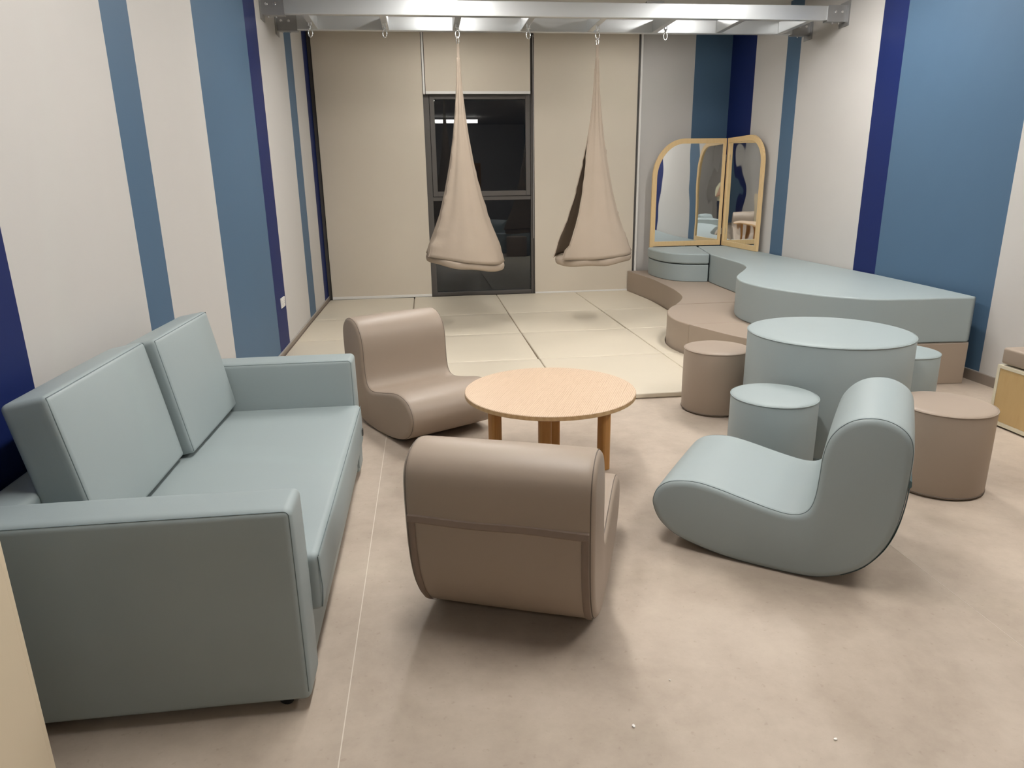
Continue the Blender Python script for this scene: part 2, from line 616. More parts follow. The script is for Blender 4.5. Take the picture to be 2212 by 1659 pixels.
ceiling_light(0.35, 5.7, 0.16, 1.7, 'bright linear ceiling light over the mats, nearer the left wall')
ceiling_light(3.05, 5.6, 0.16, 1.7, 'bright linear ceiling light above the curved teal platform')
ceiling_light(0.26, 2.3, 0.16, 1.7, 'bright linear ceiling light over the round oak table')
ceiling_light(3.05, 2.3, 0.16, 1.7, 'bright linear ceiling light over the drum table and stools')
ceiling_light(0.35, 8.32, 0.16, 0.5, 'bright linear ceiling light between the frame and the window, nearer the left wall')
ceiling_light(2.6, 8.32, 0.16, 0.4, 'bright linear ceiling light between the frame and the window, nearer the mirror')
ceiling_light(0.85, -2.5, 1.64, 0.07, 'linear ceiling light behind the viewer, mirrored in the window', 0.10)

# ================================================================== PLATFORM OF FOAM BLOCKS
Z1, Z2 = 0.31, 0.65
tf = [(2.77, 9.44), (2.80, 9.0), (2.83, 8.55), (2.82, 8.07), (2.79, 7.6), (2.725, 7.2), (2.64, 6.96), (2.50, 6.71), (2.38, 6.55), (2.272, 6.35), (2.203, 6.13), (2.185, 5.9), (2.227, 5.655), (2.313, 5.38), (2.40, 5.145), (2.50, 4.97), (2.66, 4.81), (2.9, 4.69), (3.2, 4.625), (3.5, 4.61), (3.8, 4.585), (3.97, 4.575)]
TF = [(p.x, p.y) for p in catmull([(a, b, 0) for a, b in tf], 5)]


def taupe_x(y):
    best = None
    for (x0, y0), (x1, y1) in zip(TF[:-1], TF[1:]):
        if (y0 - y) * (y1 - y) <= 0 and abs(y1 - y0) > 1e-9:
            x = x0 + (x1 - x0) * (y - y0) / (y1 - y0)
            if best is None or x < best:
                best = x
    return best


def band(ya, yb):
    pts = [p for p in TF if ya < p[1] < yb]
    return pts


WX = RX - 0.015
P1 = [(taupe_x(9.43), 9.43)] + band(6.672, 9.43) + [(taupe_x(6.672), 6.672), (WX, 6.672), (WX, 9.43)]
P2 = [(taupe_x(6.668), 6.668)] + band(5.662, 6.668) + [(taupe_x(5.662), 5.662), (WX, 5.662), (WX, 6.668)]
P3 = [(taupe_x(5.658), 5.658)] + [p for p in TF if p[1] < 5.658] + [(4.01, 4.625), (4.06, 5.2), (4.08, 5.658)]
for nm_, P_, lab in (('foam_step', P1, 'long taupe foam step block with a curved edge beside the window'),
                     ('foam_step', P2, 'taupe foam step block with a rounded bulge between two seams'),
                     ('foam_step', P3, 'taupe foam step block behind the teal drum table')):
    tag(prism(nm_, P_, 0.002, Z1, M['taupe'], None, (0.012, 3)), lab, 'foam block', 'foam blocks of the curved platform')

lf = [(3.405, 8.09), (3.375, 7.72), (3.36, 7.41), (3.335, 7.10), (3.245, 6.80), (3.094, 6.54), (2.92, 6.27), (2.81, 6.06), (2.738, 5.80), (2.742, 5.55), (2.787, 5.33), (2.89, 5.085), (3.0, 4.90), (3.136, 4.76), (3.29, 4.665), (3.495, 4.635), (3.705, 4.625), (3.855, 4.615), (3.975, 4.60)]
LF = [(p.x, p.y) for p in catmull([(a, b, 0) for a, b in lf], 5)]
LF += [(4.015, 4.63), (4.06, 5.2), (WX, 5.9), (WX, 9.15), (3.66, 9.15)]
tag(prism('foam_platform', LF, Z1 + 0.001, Z2, M['teal'], None, (0.014, 3)), 'long teal foam platform block with a wavy front along the right wall', 'foam block', 'foam blocks of the curved platform')

rd = [(2.965, 9.17), (2.925, 8.95), (2.93, 8.62), (2.99, 8.37), (3.11, 8.215), (3.25, 8.15), (3.40, 8.12)]
RD = [(p.x, p.y) for p in catmull([(a, b, 0) for a, b in rd], 5)]
t = thing('corner_pouf', 'teal round-fronted corner block with a thick lid cushion before the mirror', 'foam block', (0, 0, 0), 0, 'foam blocks of the curved platform')
RB = RD + [(3.65, 9.17)]
prism('base', [(x + 0.012 * (1 if x < 3.3 else 0), y + (0.012 if y < 8.7 else 0)) for x, y in RB], Z1 + 0.001, 0.518, M['teal'], t, (0.01, 3))
prism('lid_cushion', RB, 0.528, 0.652, M['teal'], t, (0.02, 4))


# ================================================================== FLOOR MATS
colx = [-1.312, -0.19, 0.925, 2.03]
rowy = [9.44, 7.99, 6.87, 5.755, 4.60]
rn = ['under the window', 'in the second row', 'in the third row', 'in the front row']
cn = ['against the striped left wall', 'second from the left wall', 'third from the left wall', 'cut along the curved platform']
for j in range(4):
    y1, y0 = rowy[j], rowy[j + 1]
    for i in range(4):
        x0 = colx[i]
        g = 0.004
        if i < 3:
            x1 = colx[i + 1]
            cx, cy = (x0 + x1) / 2, (y0 + y1) / 2

            def wrp(q, u, s=i * 7 + j * 3):
                q.z += 0.004 * noise.noise(Vector((q.x * 2.2 + s, q.y * 2.2, s)))* max(u[2], 0)
                return q
            o = soft_box('floor_mat', (cx + random.uniform(-.004, .004), cy, 0.0215), ((x1 - x0) / 2 - g, (y1 - y0) / 2 - g, 0.0195), 0.011, M['mat'], None, (0, 0, 0.006), 8, Matrix.Rotation(random.uniform(-.004, .004), 4, 'Z'), wrp)
        else:
            n = 22
            pl = [(x0 + g, y1 - g), (x0 + g, y0 + g)]
            if j == 3:
                n = 12
                ys = [5.0 + (y1 - g - 5.0) * k / n for k in range(n + 1)]
                pl = [(x0 + g, y1 - g), (x0 + g, y0 + g), (x0 + 0.25, y0 + g)]
            else:
                ys = [y0 + g + (y1 - y0 - 2 * g) * k / n for k in range(n + 1)]
            pl += [(taupe_x(min(y, 9.42)) - 0.008, y) for y in ys]
            o = prism('floor_mat', pl, 0.002, 0.041, M['mat'], None, (0.010, 3))
        tag(o, 'cream padded floor mat %s, %s' % (rn[j], cn[i]), 'floor mat', 'cream floor mats')

# ================================================================== ROLLER BLINDS
def blind(label, x0, x1, zb, yf, chain=None):
    t = thing('roller_blind', label, 'roller blind', ((x0 + x1) / 2, yf, zb), 0, 'roller blinds')
    hw = (x1 - x0) / 2
    bm = bmesh.new()
    nx, nz = 16, 24
    H_ = CZ - 0.06 - zb
    fr = []
    for k in range(nz + 1):
        row = []
        for i in range(nx + 1):
            x = -hw + 2 * hw * i / nx
            z = 0.02 + (H_ - 0.02) * k / nz
            yy = 0.004 * noise.noise(Vector((x * 1.2 + x0, z * 0.5, 2.0))) + 0.003 * (1 - k / nz) * math.cos(i / nx * 2 * PI)
            row.append((x, yy, z))
        fr.append(row)
    for off in (-0.0015, 0.0015):
        V = [[bm.verts.new((p[0], p[1] + off, p[2])) for p in row] for row in fr]
        for k in range(nz):
            for i in range(nx):
                bm.faces.new((V[k][i], V[k][i + 1], V[k + 1][i + 1], V[k + 1][i]))
    finish('fabric', bm, M['blind'], t, 60)
    box('bottom_bar', -hw, hw, -0.011, 0.011, -0.014, 0.022, M['bar'], t, (0.004, 2))
    bm = bmesh.new()
    tube(bm, [(-hw, 0.03, H_ - 0.02), (hw, 0.03, H_ - 0.02)], 0.03, 14)
    finish('roller_tube', bm, M['bar'], t, 50)
    if chain:
        bm = bmesh.new()
        for cx in (chain, chain + 0.016):
            tube(bm, [(cx, 0.01, H_ - 0.03), (cx, 0.01, 0.75)], 0.0028, 6)
        finish('pull_chain', bm, M['bar'], t, 50)
    return t


blind('fully lowered beige roller blind over the left window bay', -1.275, 0.050, 0.055, BY - 0.05)
blind('short beige roller blind raised above the dark middle pane', 0.088, 1.42, 2.615, BY - 0.05)
blind('fully lowered beige roller blind over the right window bay', 1.47, 2.835, 0.035, BY - 0.05, chain=-0.695)

# ================================================================== OVERHEAD STEEL FRAME WITH HOOKS
fr = thing('climbing_frame', 'silver overhead ladder frame of square steel bars spanning wall to wall', 'ladder frame', (0, 0, 0))
FY, RYY, FZ0, FZ1 = 6.90, 7.55, 2.958, 3.085
box('beam', LX + 0.01, RX - 0.01, FY, FY + 0.06, FZ0, FZ1, M['silver'], fr, (0.006, 3))
box('beam', LX + 0.01, RX - 0.01, RYY, RYY + 0.06, FZ0, FZ1, M['silver'], fr, (0.006, 3))
rungs = [-0.965 + 0.678 * k for k in range(8)]
rb0 = None
for x in rungs:
    if rb0 is None:
        bm = bmesh.new()
        bx(bm, -0.03, 0.03, FY + 0.061, RYY - 0.001, FZ0 + 0.004, FZ1 - 0.01)
        rb0 = o = finish('rung', bm, M['silver'], fr, None, (0.005, 2))
    else:
        o = rb0.copy()
        COL.objects.link(o)
        o.parent = fr
    o.location.x = x


def wall_bracket(yb, s):
    """sleeve plate with bolts at a beam end; s = -1 left wall, +1 right wall"""
    xw = LX if s < 0 else RX
    bm = bmesh.new()
    L_ = 0.20
    xs = sorted((xw - s * 0.002, xw - s * L_))
    bx(bm, xs[0], xs[1], yb - 0.008, yb - 0.001, FZ0 - 0.012, FZ1 + 0.004)
    bx(bm, xs[0], xs[1], yb + 0.061, yb + 0.068, FZ0 - 0.012, FZ1 + 0.004)
    bx(bm, xs[0], xs[1], yb - 0.001, yb + 0.061, FZ0 - 0.012, FZ0 - 0.004)
    xp = sorted((xw - s * 0.001, xw - s * 0.010))
    bx(bm, xp[0], xp[1], yb - 0.05, yb + 0.11, FZ0 - 0.05, FZ1 + 0.04)
    o = finish('wall_bracket', bm, M['steel'], fr)
    for dx in (0.055, 0.125):
        x = xw - s * dx
        z = (FZ0 + FZ1) / 2 + 0.01
        for kk in range(2):
            bm = bmesh.new()
            if kk == 0:
                lathe(bm, [(0, 0.0), (0.013, 0.0), (0.013, 0.006), (0.008, 0.007), (0.007, 0.013), (0, 0.014)], 12)
                bmesh.ops.transform(bm, matrix=Matrix.Translation((x, yb - 0.008, z)) @ Matrix.Rotation(R(90), 4, 'X'), verts=bm.verts[:])
            else:
                lathe(bm, [(0, 0.0), (0.011, 0.0), (0.011, -0.007), (0.006, -0.008), (0.005, -0.016), (0, -0.017)], 12)
                bmesh.ops.transform(bm, matrix=Matrix.Translation((x, yb + 0.03, FZ0 - 0.012)), verts=bm.verts[:])
            finish('bolt', bm, M['chrome'], o, 40)


for yb in (FY, RYY):
    wall_bracket(yb, -1)
    wall_bracket(yb, 1)

HY = 7.215


def hook_mesh():
    bm = bmesh.new()
    z = FZ0 + 0.004
    tube(bm, [(-0.012, HY, z), (-0.012, HY, z - 0.04)], 0.006, 8)       # clevis
    tube(bm, [(0.012, HY, z), (0.012, HY, z - 0.04)], 0.0045, 8)
    tube(bm, [(-0.018, HY, z - 0.036), (0.018, HY, z - 0.036)], 0.006, 8)
    tube(bm, [(0, HY, z - 0.036), (0, HY, z - 0.062)], 0.011, 10)        # swivel barrel
    ring = [(0.019 * math.cos(a), HY, z - 0.095 + (0.034 if math.sin(a) > 0 else 0.034) * math.sin(a)) for a in [2 * PI * k / 20 for k in range(20)]]
    tube(bm, ring, 0.006, 8, True)
    return bm


hk0 = None
for x in rungs[:6]:
    if hk0 is None:
        hk0 = o = finish('swivel_hook', hook_mesh(), M['chrome'], fr, 50)
    else:
        o = hk0.copy()
        COL.objects.link(o)
        o.parent = fr
    o.location.x = x

# ================================================================== POD SWINGS
def pod_swing(label, x, open_ang, tiltx, tilty, seed):
    """pod of cloth hung from one point; open_ang is where the entry slit faces"""
    zt = FZ0 - 0.125                      # under the hook ring
    t = thing('pod_swing', label, 'pod swing', (x, HY, zt), 0, 'hanging pod swings')
    # karabiner
    bm = bmesh.new()
    tube(bm, [(0.012 * math.cos(a), 0, -0.022 + 0.036 * math.sin(a)) for a in [2 * PI * k / 18 for k in range(18)]], 0.004, 8, True)
    finish('karabiner', bm, M['chrome'], t, 50)
    # webbing strap
    bm = bmesh.new()
    bx(bm, -0.012, 0.012, -0.009, -0.005, -0.20, -0.05)
    bx(bm, -0.012, 0.012, 0.005, 0.009, -0.20, -0.05)
    bx(bm, -0.012, 0.012, -0.009, 0.009, -0.054, -0.048)
    finish('strap', bm, M['cloth'], t, None, (0.002, 2))
    zb = 0.775 - zt                        # cloth meets the seat here
    ztop = -0.17
    RXB, RYB = 0.395, 0.30
    hz = [(0, 1.0), (0.06, 0.90), (0.13, 0.765), (0.22, 0.60), (0.34, 0.44), (0.48, 0.295), (0.62, 0.18), (0.74, 0.108), (0.86, 0.062), (1.0, 0.034)]

    def prof(u):
        for (a, ra), (b, rb) in zip(hz[:-1], hz[1:]):
            if u <= b:
                f = (u - a) / (b - a)
                return ra + (rb - ra) * f
        return hz[-1][1]

    def gap(u):                            # half angle of the entry slit
        if u > 0.66:
            return 0.03
        return 0.03 + 0.42 * math.sin(PI * min(1, (0.66 - u) / 0.56 * 0.62 + 0.0)) ** 1.0 * (1 if u > 0.05 else 0.75)
    nu, nv = 60, 72
    tilt = Matrix.Rotation(tilty, 4, 'Y') @ Matrix.Rotation(tiltx, 4, 'X')

    def pt(u, v, off=0.0):
        g = gap(u)
        a = open_ang + g + (2 * PI - 2 * g) * v
        r = prof(u)
        z = ztop + (zb - ztop) * (1 - u)
        ca, sa = math.cos(a), math.sin(a)
        # two sewn panels: seams at the slit and opposite, cross-section a little lens-shaped
        d1 = min(v, 1 - v)
        d2 = abs(v - 0.5)
        pk = math.exp(-(d1 / 0.035) ** 2) + math.exp(-(d2 / 0.035) ** 2)
        fold = 1 + 0.10 * pk
        wr = 0.010 * noise.noise(Vector((ca * 3 + seed, sa * 3, z * 1.3))) + 0.028 * (0.3 * math.exp(-(d1 / 0.05) ** 2) + math.exp(-(d2 / 0.05) ** 2)) * noise.noise(Vector((seed * 2, z * 21, v * 3))) * min(1, r / 0.3) * (1 if u < 0.92 else 0)
        wr += 0.012 * noise.noise(Vector((a * 2.5, seed * 3.1, z * 0.6))) * (1 - u)
        rx, ry = RXB * r * fold, (RYB * r + 0.004) * fold
        k = 1 + wr / max(0.04, RXB * r) + off
        p = Vector((rx * ca * k, ry * sa * k, z))
        q = tilt @ Vector((p.x, p.y, p.z - zb)) if u < 0.5 else None
        lean = (1 - u) ** 2
        dz = math.tan(-tilty) * p.x * lean + math.tan(tiltx) * p.y * lean
        return Vector((p.x, p.y, p.z + dz))
    bm = bmesh.new()
    for off in (0.0,):
        V = [[bm.verts.new(pt(i / nu, j / nv)) for j in range(nv + 1)] for i in range(nu + 1)]
        for i in range(nu):
            for j in range(nv):
                bm.faces.new((V[i][j], V[i][j + 1], V[i + 1][j + 1], V[i + 1][j]))
    o = finish('canopy', bm, M['cloth'], t, 180)
    so = o.modifiers.new('thick', 'SOLIDIFY')
    so.thickness = 0.004
    # hems along the slit and the opposite seam
    for v in (0.0, 1.0):
        bm = bmesh.new()
        tube(bm, [pt(i / 40 * 0.95, v, 0.004) for i in range(41)], 0.006, 6)
        finish('hem', bm, M['cloth'], t, 60)
    bm = bmesh.new()
    tube(bm, [pt(i / 40 * 0.95, 0.5, 0.004) for i in range(41)], 0.0055, 6)
    finish('seam', bm, M['cloth'], t, 60)
    # seat cushion
    bm = bmesh.new()
    prf = [(0, -0.042), (0.6, -0.043), (0.94, -0.040), (0.975, -0.034), (0.99, -0.022), (1.0, 0.0), (0.995, 0.016), (0.985, 0.026), (0.95, 0.034), (0.6, 0.036), (0, 0.036)]
    lathe(bm, [(r_ * 0.402, z) for r_, z in prf], 56, 0, 0, 1.0, RYB / RXB)
    for v in bm.verts:
        a = math.atan2(v.co.y, v.co.x)
        k = 1 + 0.012 * math.sin(3 * a + seed) + 0.008 * math.sin(7 * a + seed * 2)
        v.co.x *= k
        v.co.y *= k
        v.co.z += math.tan(-tilty) * v.co.x + math.tan(tiltx) * v.co.y + zb - 0.03 - 0.02 * (v.co.x / 0.4) ** 2 * 0 + 0.006 * math.sin(5 * a + seed)
    finish('seat_cushion', bm, M['cloth'], t, 60)
    return t


pod_swing('beige cloth pod swing hanging before the dark middle window pane', rungs[2] + 0.0, R(35), R(4), R(8), 1.7)
pod_swing('beige cloth pod swing hanging before the right blind, slit facing left', rungs[4] + 0.0, R(196), R(4), R(-3), 5.2)

# ================================================================== FOLDING MIRROR
mi = thing('folding_mirror', 'two-panel folding mirror with rounded birch frame standing in the corner', 'mirror', (0, 0, 0))


def mirror_panel(name, W_, zb, zt, rx, rz, mat4, flip, leg=None, fwid=0.062):
    """panel in local (u along width from the hinge, v up); outer top corner rounded"""
    def outline(ins):
        a0, a1 = ins * 0.6, W_ - ins
        b0, b1 = zb + ins, zt - ins
        ex, ez = rx - ins, rz - ins
        pts = [(a0, b0), (a1, b0)]
        for k in range(17):
            an = PI / 2 * k / 16
            pts.append((a1 - ex + ex * math.cos(an), b1 - ez + ez * math.sin(an)))
        pts.append((a0, b1))
        return pts
    o_, i_ = outline(0), outline(fwid)
    panel = bpy.data.objects.new(name, None)
    link(panel, mi)
    panel.matrix_local = mat4
    bm = bmesh.new()
    n = len(o_)
    T0, T1 = -0.012, 0.018
    VO = [[bm.verts.new((p[0], y, p[1])) for p in o_] for y in (T0, T1)]
    VI = [[bm.verts.new((p[0], y, p[1])) for p in i_] for y in (T0, T1)]
    for k in range(n):
        k2 = (k + 1) % n
        bm.faces.new((VO[0][k], VO[0][k2], VI[0][k2], VI[0][k]))
        bm.faces.new((VO[1][k], VO[1][k2], VI[1][k2], VI[1][k]))
        bm.faces.new((VO[0][k], VO[0][k2], VO[1][k2], VO[1][k]))
        bm.faces.new((VI[0][k], VI[0][k2], VI[1][k2], VI[1][k]))
    if leg is not None:
        bx(bm, W_ - 0.045, W_, T0, T1, leg, zb)
    finish('frame', bm, M['birch'], panel, 35)
    bm = bmesh.new()
    g0 = [bm.verts.new((p[0], 0.002, p[1])) for p in i_]
    g1 = [bm.verts.new((p[0], 0.008, p[1])) for p in i_]
    bm.faces.new(g0)
    bm.faces.new(g1[::-1])
    for k in range(n):
        bm.faces.new((g0[k], g0[(k + 1) % n], g1[(k + 1) % n], g1[k]))
    finish('mirror_sheet', bm, M['mirror'], panel)
    return panel


# left panel faces -y; local u runs from the hinge to -x, front is local -y
hx, hy = 4.000, 9.235
m_left = Matrix(((-1, 0, 0, hx), (0, 1, 0, hy), (0, 0, 1, 0), (0, 0, 0, 1)))
mirror_panel('mirror_panel', 0.99, 0.656, 2.035, 0.42, 0.50, m_left, False, leg=Z1 + 0.003)
# right panel faces -x
ang = math.atan2(-1.0, 0.012)
e = Vector((math.cos(ang), math.sin(ang), 0))
nn = Vector((-e.y, e.x, 0))                # points +x (behind)
m_right = Matrix(((e.x, nn.x, 0, 4.026), (e.y, nn.y, 0, 9.222), (0, 0, 1, 0), (0, 0, 0, 1)))
mirror_panel('mirror_panel', 1.02, 0.654, 2.035, 0.40, 0.34, m_right, False)
for zz in (0.8, 1.75):
    bm = bmesh.new()
    tube(bm, [(4.0, 9.218, zz), (4.0, 9.218, zz + 0.08)], 0.006, 8)
    finish('hinge', bm, M['chrome'], mi, 50)

# ================================================================== SOFA
so = thing('sofa', 'pale teal two-seat leatherette sofa on castors against the left wall', 'sofa', (0, 0, 0))
SY0, SY1, SXB, SXF = 1.775, 3.635, -1.312, -0.402
AZ0, AZ1, AT = 0.034, 0.656, 0.165


def pleat(q, u):
    return q


for ya, yb in ((SY0, SY0 + AT), (SY1 - AT, SY1)):
    def aw(q, u):
        q.y += 0.004 * noise.noise(Vector((q.x * 2.5, 3.0 + ya, q.z * 2.5)))
        return q
    a = soft_box('arm', ((SXB + SXF) / 2, (ya + yb) / 2, (AZ0 + AZ1) / 2), ((SXF - SXB) / 2, AT / 2, (AZ1 - AZ0) / 2), 0.022, M['teal'], so, (0.006, 0.008, 0.004), 10, None, aw)
    bm = bmesh.new()
    for yy, sg in ((ya + 0.0064, 1), (yb - 0.0064, -1)):
        wob = lambda x_, z_: 0.004 * noise.noise(Vector((((x_ - (SXB + SXF) / 2)) * 2.5, 3.0 + ya, (z_ - (AZ0 + AZ1) / 2) * 2.5)))
        path = [(SXB + 0.03 + (SXF - 0.022 - SXB - 0.03) * k / 24, AZ1 - 0.0064) for k in range(25)]
        path += [(SXF - 0.022 + 0.0156 * math.sin(R(a_)), AZ1 - 0.022 + 0.0156 * math.cos(R(a_))) for a_ in (15, 35, 55, 75)]
        path += [(SXF - 0.0064, AZ1 - 0.03 - (AZ1 - AZ0 - 0.06) * k / 16) for k in range(17)]
        tube(bm, [(px_, yy + wob(px_, pz_), pz_) for px_, pz_ in path], 0.0017, 6)
    finish('seam', bm, M['teal_seam'], a, 60)
soft_box('back_frame', (SXB + 0.068, (SY0 + SY1) / 2, 0.345), (0.068, (SY1 - SY0) / 2 - AT - 0.001, 0.295), 0.02, M['teal'], so, (0, 0, 0.003), 8)
soft_box('seat_base', ((SXB + 0.137 + SXF - 0.012) / 2, (SY0 + SY1) / 2, 0.135), ((SXF - 0.012 - SXB - 0.137) / 2, (SY1 - SY0) / 2 - AT - 0.002, 0.085), 0.02, M['teal'], so, (0.004, 0, 0), 8)
sx0, sx1 = SXB + 0.137, -0.372
st = soft_box('seat_cushion', ((sx0 + sx1) / 2, (SY0 + SY1) / 2, 0.322), ((sx1 - sx0) / 2, (SY1 - SY0) / 2 - AT - 0.004, 0.10), 0.024, M['teal'], so, (0.012, 0, 0.014), 12)
bm = bmesh.new()
yy0, yy1 = SY0 + AT + 0.012, SY1 - AT - 0.012
tube(bm, [(sx1 - 0.002, yy0 + (yy1 - yy0) * k / 20, 0.414 + 0.0 * k) for k in range(21)], 0.0014, 6)
tube(bm, [(sx1 - 0.004, yy0 + 0.001, 0.41), (sx1 + 0.002, yy0 + 0.001, 0.3), (sx1 - 0.004, yy0 + 0.001, 0.235)], 0.0014, 6)
finish('seam', bm, M['teal_seam'], st, 60)
lt = math.atan2(0.085, 0.47)
for y0_, y1_, dx, yr in ((2.035, 2.795, 0.0, 0.012), (2.80, 3.462, 0.035, -0.01)):
    hz_ = 0.245
    rot = Matrix.Rotation(-lt, 4, 'Y') @ Matrix.Rotation(yr, 4, 'Z')
    cz = 0.43 + hz_ * math.cos(lt) + 0.01
    c = soft_box('back_cushion', (-1.128 + dx, (y0_ + y1_) / 2, cz), (0.068, (y1_ - y0_) / 2 - 0.003, hz_), 0.018, M['teal'], so, (0.022, 0.0, 0.004), 10, rot)
    bm = bmesh.new()
    hyy = (y1_ - y0_) / 2 - 0.010
    rect = []
    for (ay, az), (by, bz) in (((-hyy, -hz_ + 0.01), (-hyy, hz_ - 0.006)), ((-hyy, hz_ - 0.006), (hyy, hz_ - 0.006)), ((hyy, hz_ - 0.006), (hyy, -hz_ + 0.01))):
        for k in range(8):
            rect.append((0.0635, ay + (by - ay) * k / 8, az + (bz - az) * k / 8))
    tube(bm, rect, 0.0018, 6)
    bmesh.ops.transform(bm, matrix=Matrix.Translation((-1.128 + dx, (y0_ + y1_) / 2, cz)) @ rot, verts=bm.verts[:])
    finish('seam', bm, M['teal_seam'], c, 60)
for cx, cy in ((-0.475, SY0 + 0.055), (-1.2, SY0 + 0.055), (-0.475, SY1 - 0.06), (-1.2, SY1 - 0.06)):
    bm = bmesh.new()
    tube(bm, [(cx, cy, 0.045), (cx, cy, 0.06)], 0.012, 10)
    bx(bm, cx - 0.022, cx + 0.022, cy - 0.016, cy + 0.016, 0.034, 0.048)
    k_ = finish('castor', bm, M['bar'], so, 50)
    bm = bmesh.new()
    for s in (-1, 1):
        tube(bm, [(cx - 0.006, cy + s * 0.006, 0.0225), (cx - 0.006, cy + s * 0.02, 0.0225)], 0.022, 18)
    finish('wheel', bm, M['black'], k_, 50)
# small dark care tag on the seat front
box('care_tag', -0.366, -0.362, 3.36, 3.385, 0.285, 0.32, M['dark'], so)

# ================================================================== ROCKING CHAIRS (foam)
PR = [(-0.661, 0.180), (-0.657, 0.228), (-0.636, 0.266), (-0.600, 0.295), (-0.550, 0.311), (-0.478, 0.318), (-0.394, 0.307), (-0.290, 0.285), (-0.190, 0.265), (-0.125, 0.258), (-0.078, 0.268), (-0.050, 0.296), (-0.036, 0.348), (-0.030, 0.427), (-0.026, 0.512), (-0.011, 0.583), (0.019, 0.633), (0.061, 0.668), (0.115, 0.685), (0.169, 0.684), (0.217, 0.664), (0.248, 0.633), (0.262, 0.594), (0.266, 0.536), (0.264, 0.456), (0.258, 0.356), (0.243, 0.264), (0.213, 0.179), (0.159, 0.099), (0.082, 0.042), (0.0, 0.012), (-0.069, 0.004), (-0.200, 0.002), (-0.338, 0.009), (-0.461, 0.029), (-0.558, 0.059), (-0.629, 0.112)]
PS = [(p.x, p.z) for p in catmull([(a, 0, b) for a, b in PR], 4, True)]


def inset(P, d):
    n = len(P)
    out = []
    area = sum(P[i][0] * P[(i + 1) % n][1] - P[(i + 1) % n][0] * P[i][1] for i in range(n))
    s = 1 if area > 0 else -1
    for i in range(n):
        tx, tz = P[(i + 1) % n][0] - P[i - 1][0], P[(i + 1) % n][1] - P[i - 1][1]
        l_ = math.hypot(tx, tz) or 1
        out.append((P[i][0] - s * tz / l_ * d, P[i][1] + s * tx / l_ * d))
    return out


def rocker(label, x, y, rz, tone):
    """foam rocking chair: local +x is the back, width along y"""
    Wd = 0.63
    t = thing('rocking_chair', label, 'rocking chair', (x, y, 0), rz, 'foam rocking chairs')
    mt, ms, mb = (M['teal'], M['teal_seam'], M['teal_band']) if tone == 'teal' else (M['taupe'], M['taupe_seam'], M['taupe_band'])
    bm = bmesh.new()
    h = Wd / 2
    rr = 0.028
    lay = [(-h + rr * (1 - math.sin(R(a_))), rr * (1 - math.cos(R(a_)))) for a_ in (90, 72, 54, 38, 24, 12, 0)]
    steps = lay + [(-h + rr + (Wd - 2 * rr) * k / 8, -0.002 * math.sin(PI * k / 8)) for k in range(1, 8)] + [(-a, b) for a, b in lay[::-1]]
    V = []
    for yy, d_ in steps:
        V.append([bm.verts.new((p[0], yy, max(p[1], 0.0005))) for p in inset(PS, d_)])
    n = len(PS)
    for A, B in zip(V[:-1], V[1:]):
        for k in range(n):
            bm.faces.new((A[k], A[(k + 1) % n], B[(k + 1) % n], B[k]))
    bm.faces.new(V[0])
    bm.faces.new(V[-1][::-1])
    finish('body', bm, mt, t, 60)
    # piping where side panel and long panel meet
    for s in (-1, 1):
        bm = bmesh.new()
        tube(bm, [(p[0], s * (h - rr * (1 - math.sin(R(30)))), max(p[1], 0.003)) for p in inset(PS, rr * (1 - math.cos(R(30))))], 0.0018, 6, True)
        finish('piping', bm, ms, t, 60)
    # back: zip flap across and tapes down both sides
    back = [p for p in PS if p[0] > 0.08 and p[1] < 0.475]
    back = [q for q in PS[100:124]] if len(back) < 5 else back
    back.sort(key=lambda p: -p[1])
    for s in (-1, 1):
        bm = bmesh.new()
        A = []
        for p in back:
            o_ = [(0.002, -0.0), (0.0045, -0.003), (0.0045, -0.020), (0.002, -0.023)]
            A.append([bm.verts.new((p[0] + a if p[1] > 0.1 else p[0] + a * 0.7, s * (h - 0.018 + b), max(0.002, p[1] - (0 if p[1] > 0.1 else a * 0.7)))) for a, b in o_])
        for q, r_ in zip(A[:-1], A[1:]):
            for k in range(3):
                bm.faces.new((q[k], q[k + 1], r_[k + 1], r_[k]))
        finish('zip_tape', bm, mb, t, 40)
    zf = 0.452
    bm = bmesh.new()
    xb = lambda z: max(p[0] for p in PS if abs(p[1] - z) < 0.03)
    ring = [(xb(zf) - 0.002, zf + 0.018), (xb(zf) + 0.006, zf + 0.013), (xb(zf) + 0.0075, zf - 0.006), (xb(zf) + 0.003, zf - 0.012), (xb(zf) - 0.003, zf - 0.012)]
    A = [[bm.verts.new((a, yy, b + 0.002 * math.sin(yy * 17))) for a, b in ring] for yy in [-h + 0.017 + (Wd - 0.034) * k / 16 for k in range(17)]]
    for q, r_ in zip(A[:-1], A[1:]):
        for k in range(5):
            bm.faces.new((q[k], q[(k + 1) % 5], r_[(k + 1) % 5], r_[k]))
    bm.faces.new(A[0])
    bm.faces.new(A[-1][::-1])
    finish('zip_flap', bm, mb, t, 40)
    return t


def rock_at(label, px, py, deg, side, tone):
    """(px,py) lies under the rocker on the near side face; side = +1/-1 towards the far side"""
    th = R(deg)
    n_ = Vector((-math.sin(th), math.cos(th)))
    c_ = Vector((px, py)) + n_ * side * 0.315
    return rocker(label, c_.x, c_.y, th, tone)


rock_at('teal foam rocking chair at right, seen from the side', 1.434, 2.207, -36, 1, 'teal')
rock_at('taupe foam rocking chair in front, seen from behind', 0.564, 2.109, -110.8, -1, 'taupe')
rock_at('taupe foam rocking chair between the sofa and the mats, facing the viewer', -0.453, 4.367, 119, -1, 'taupe')

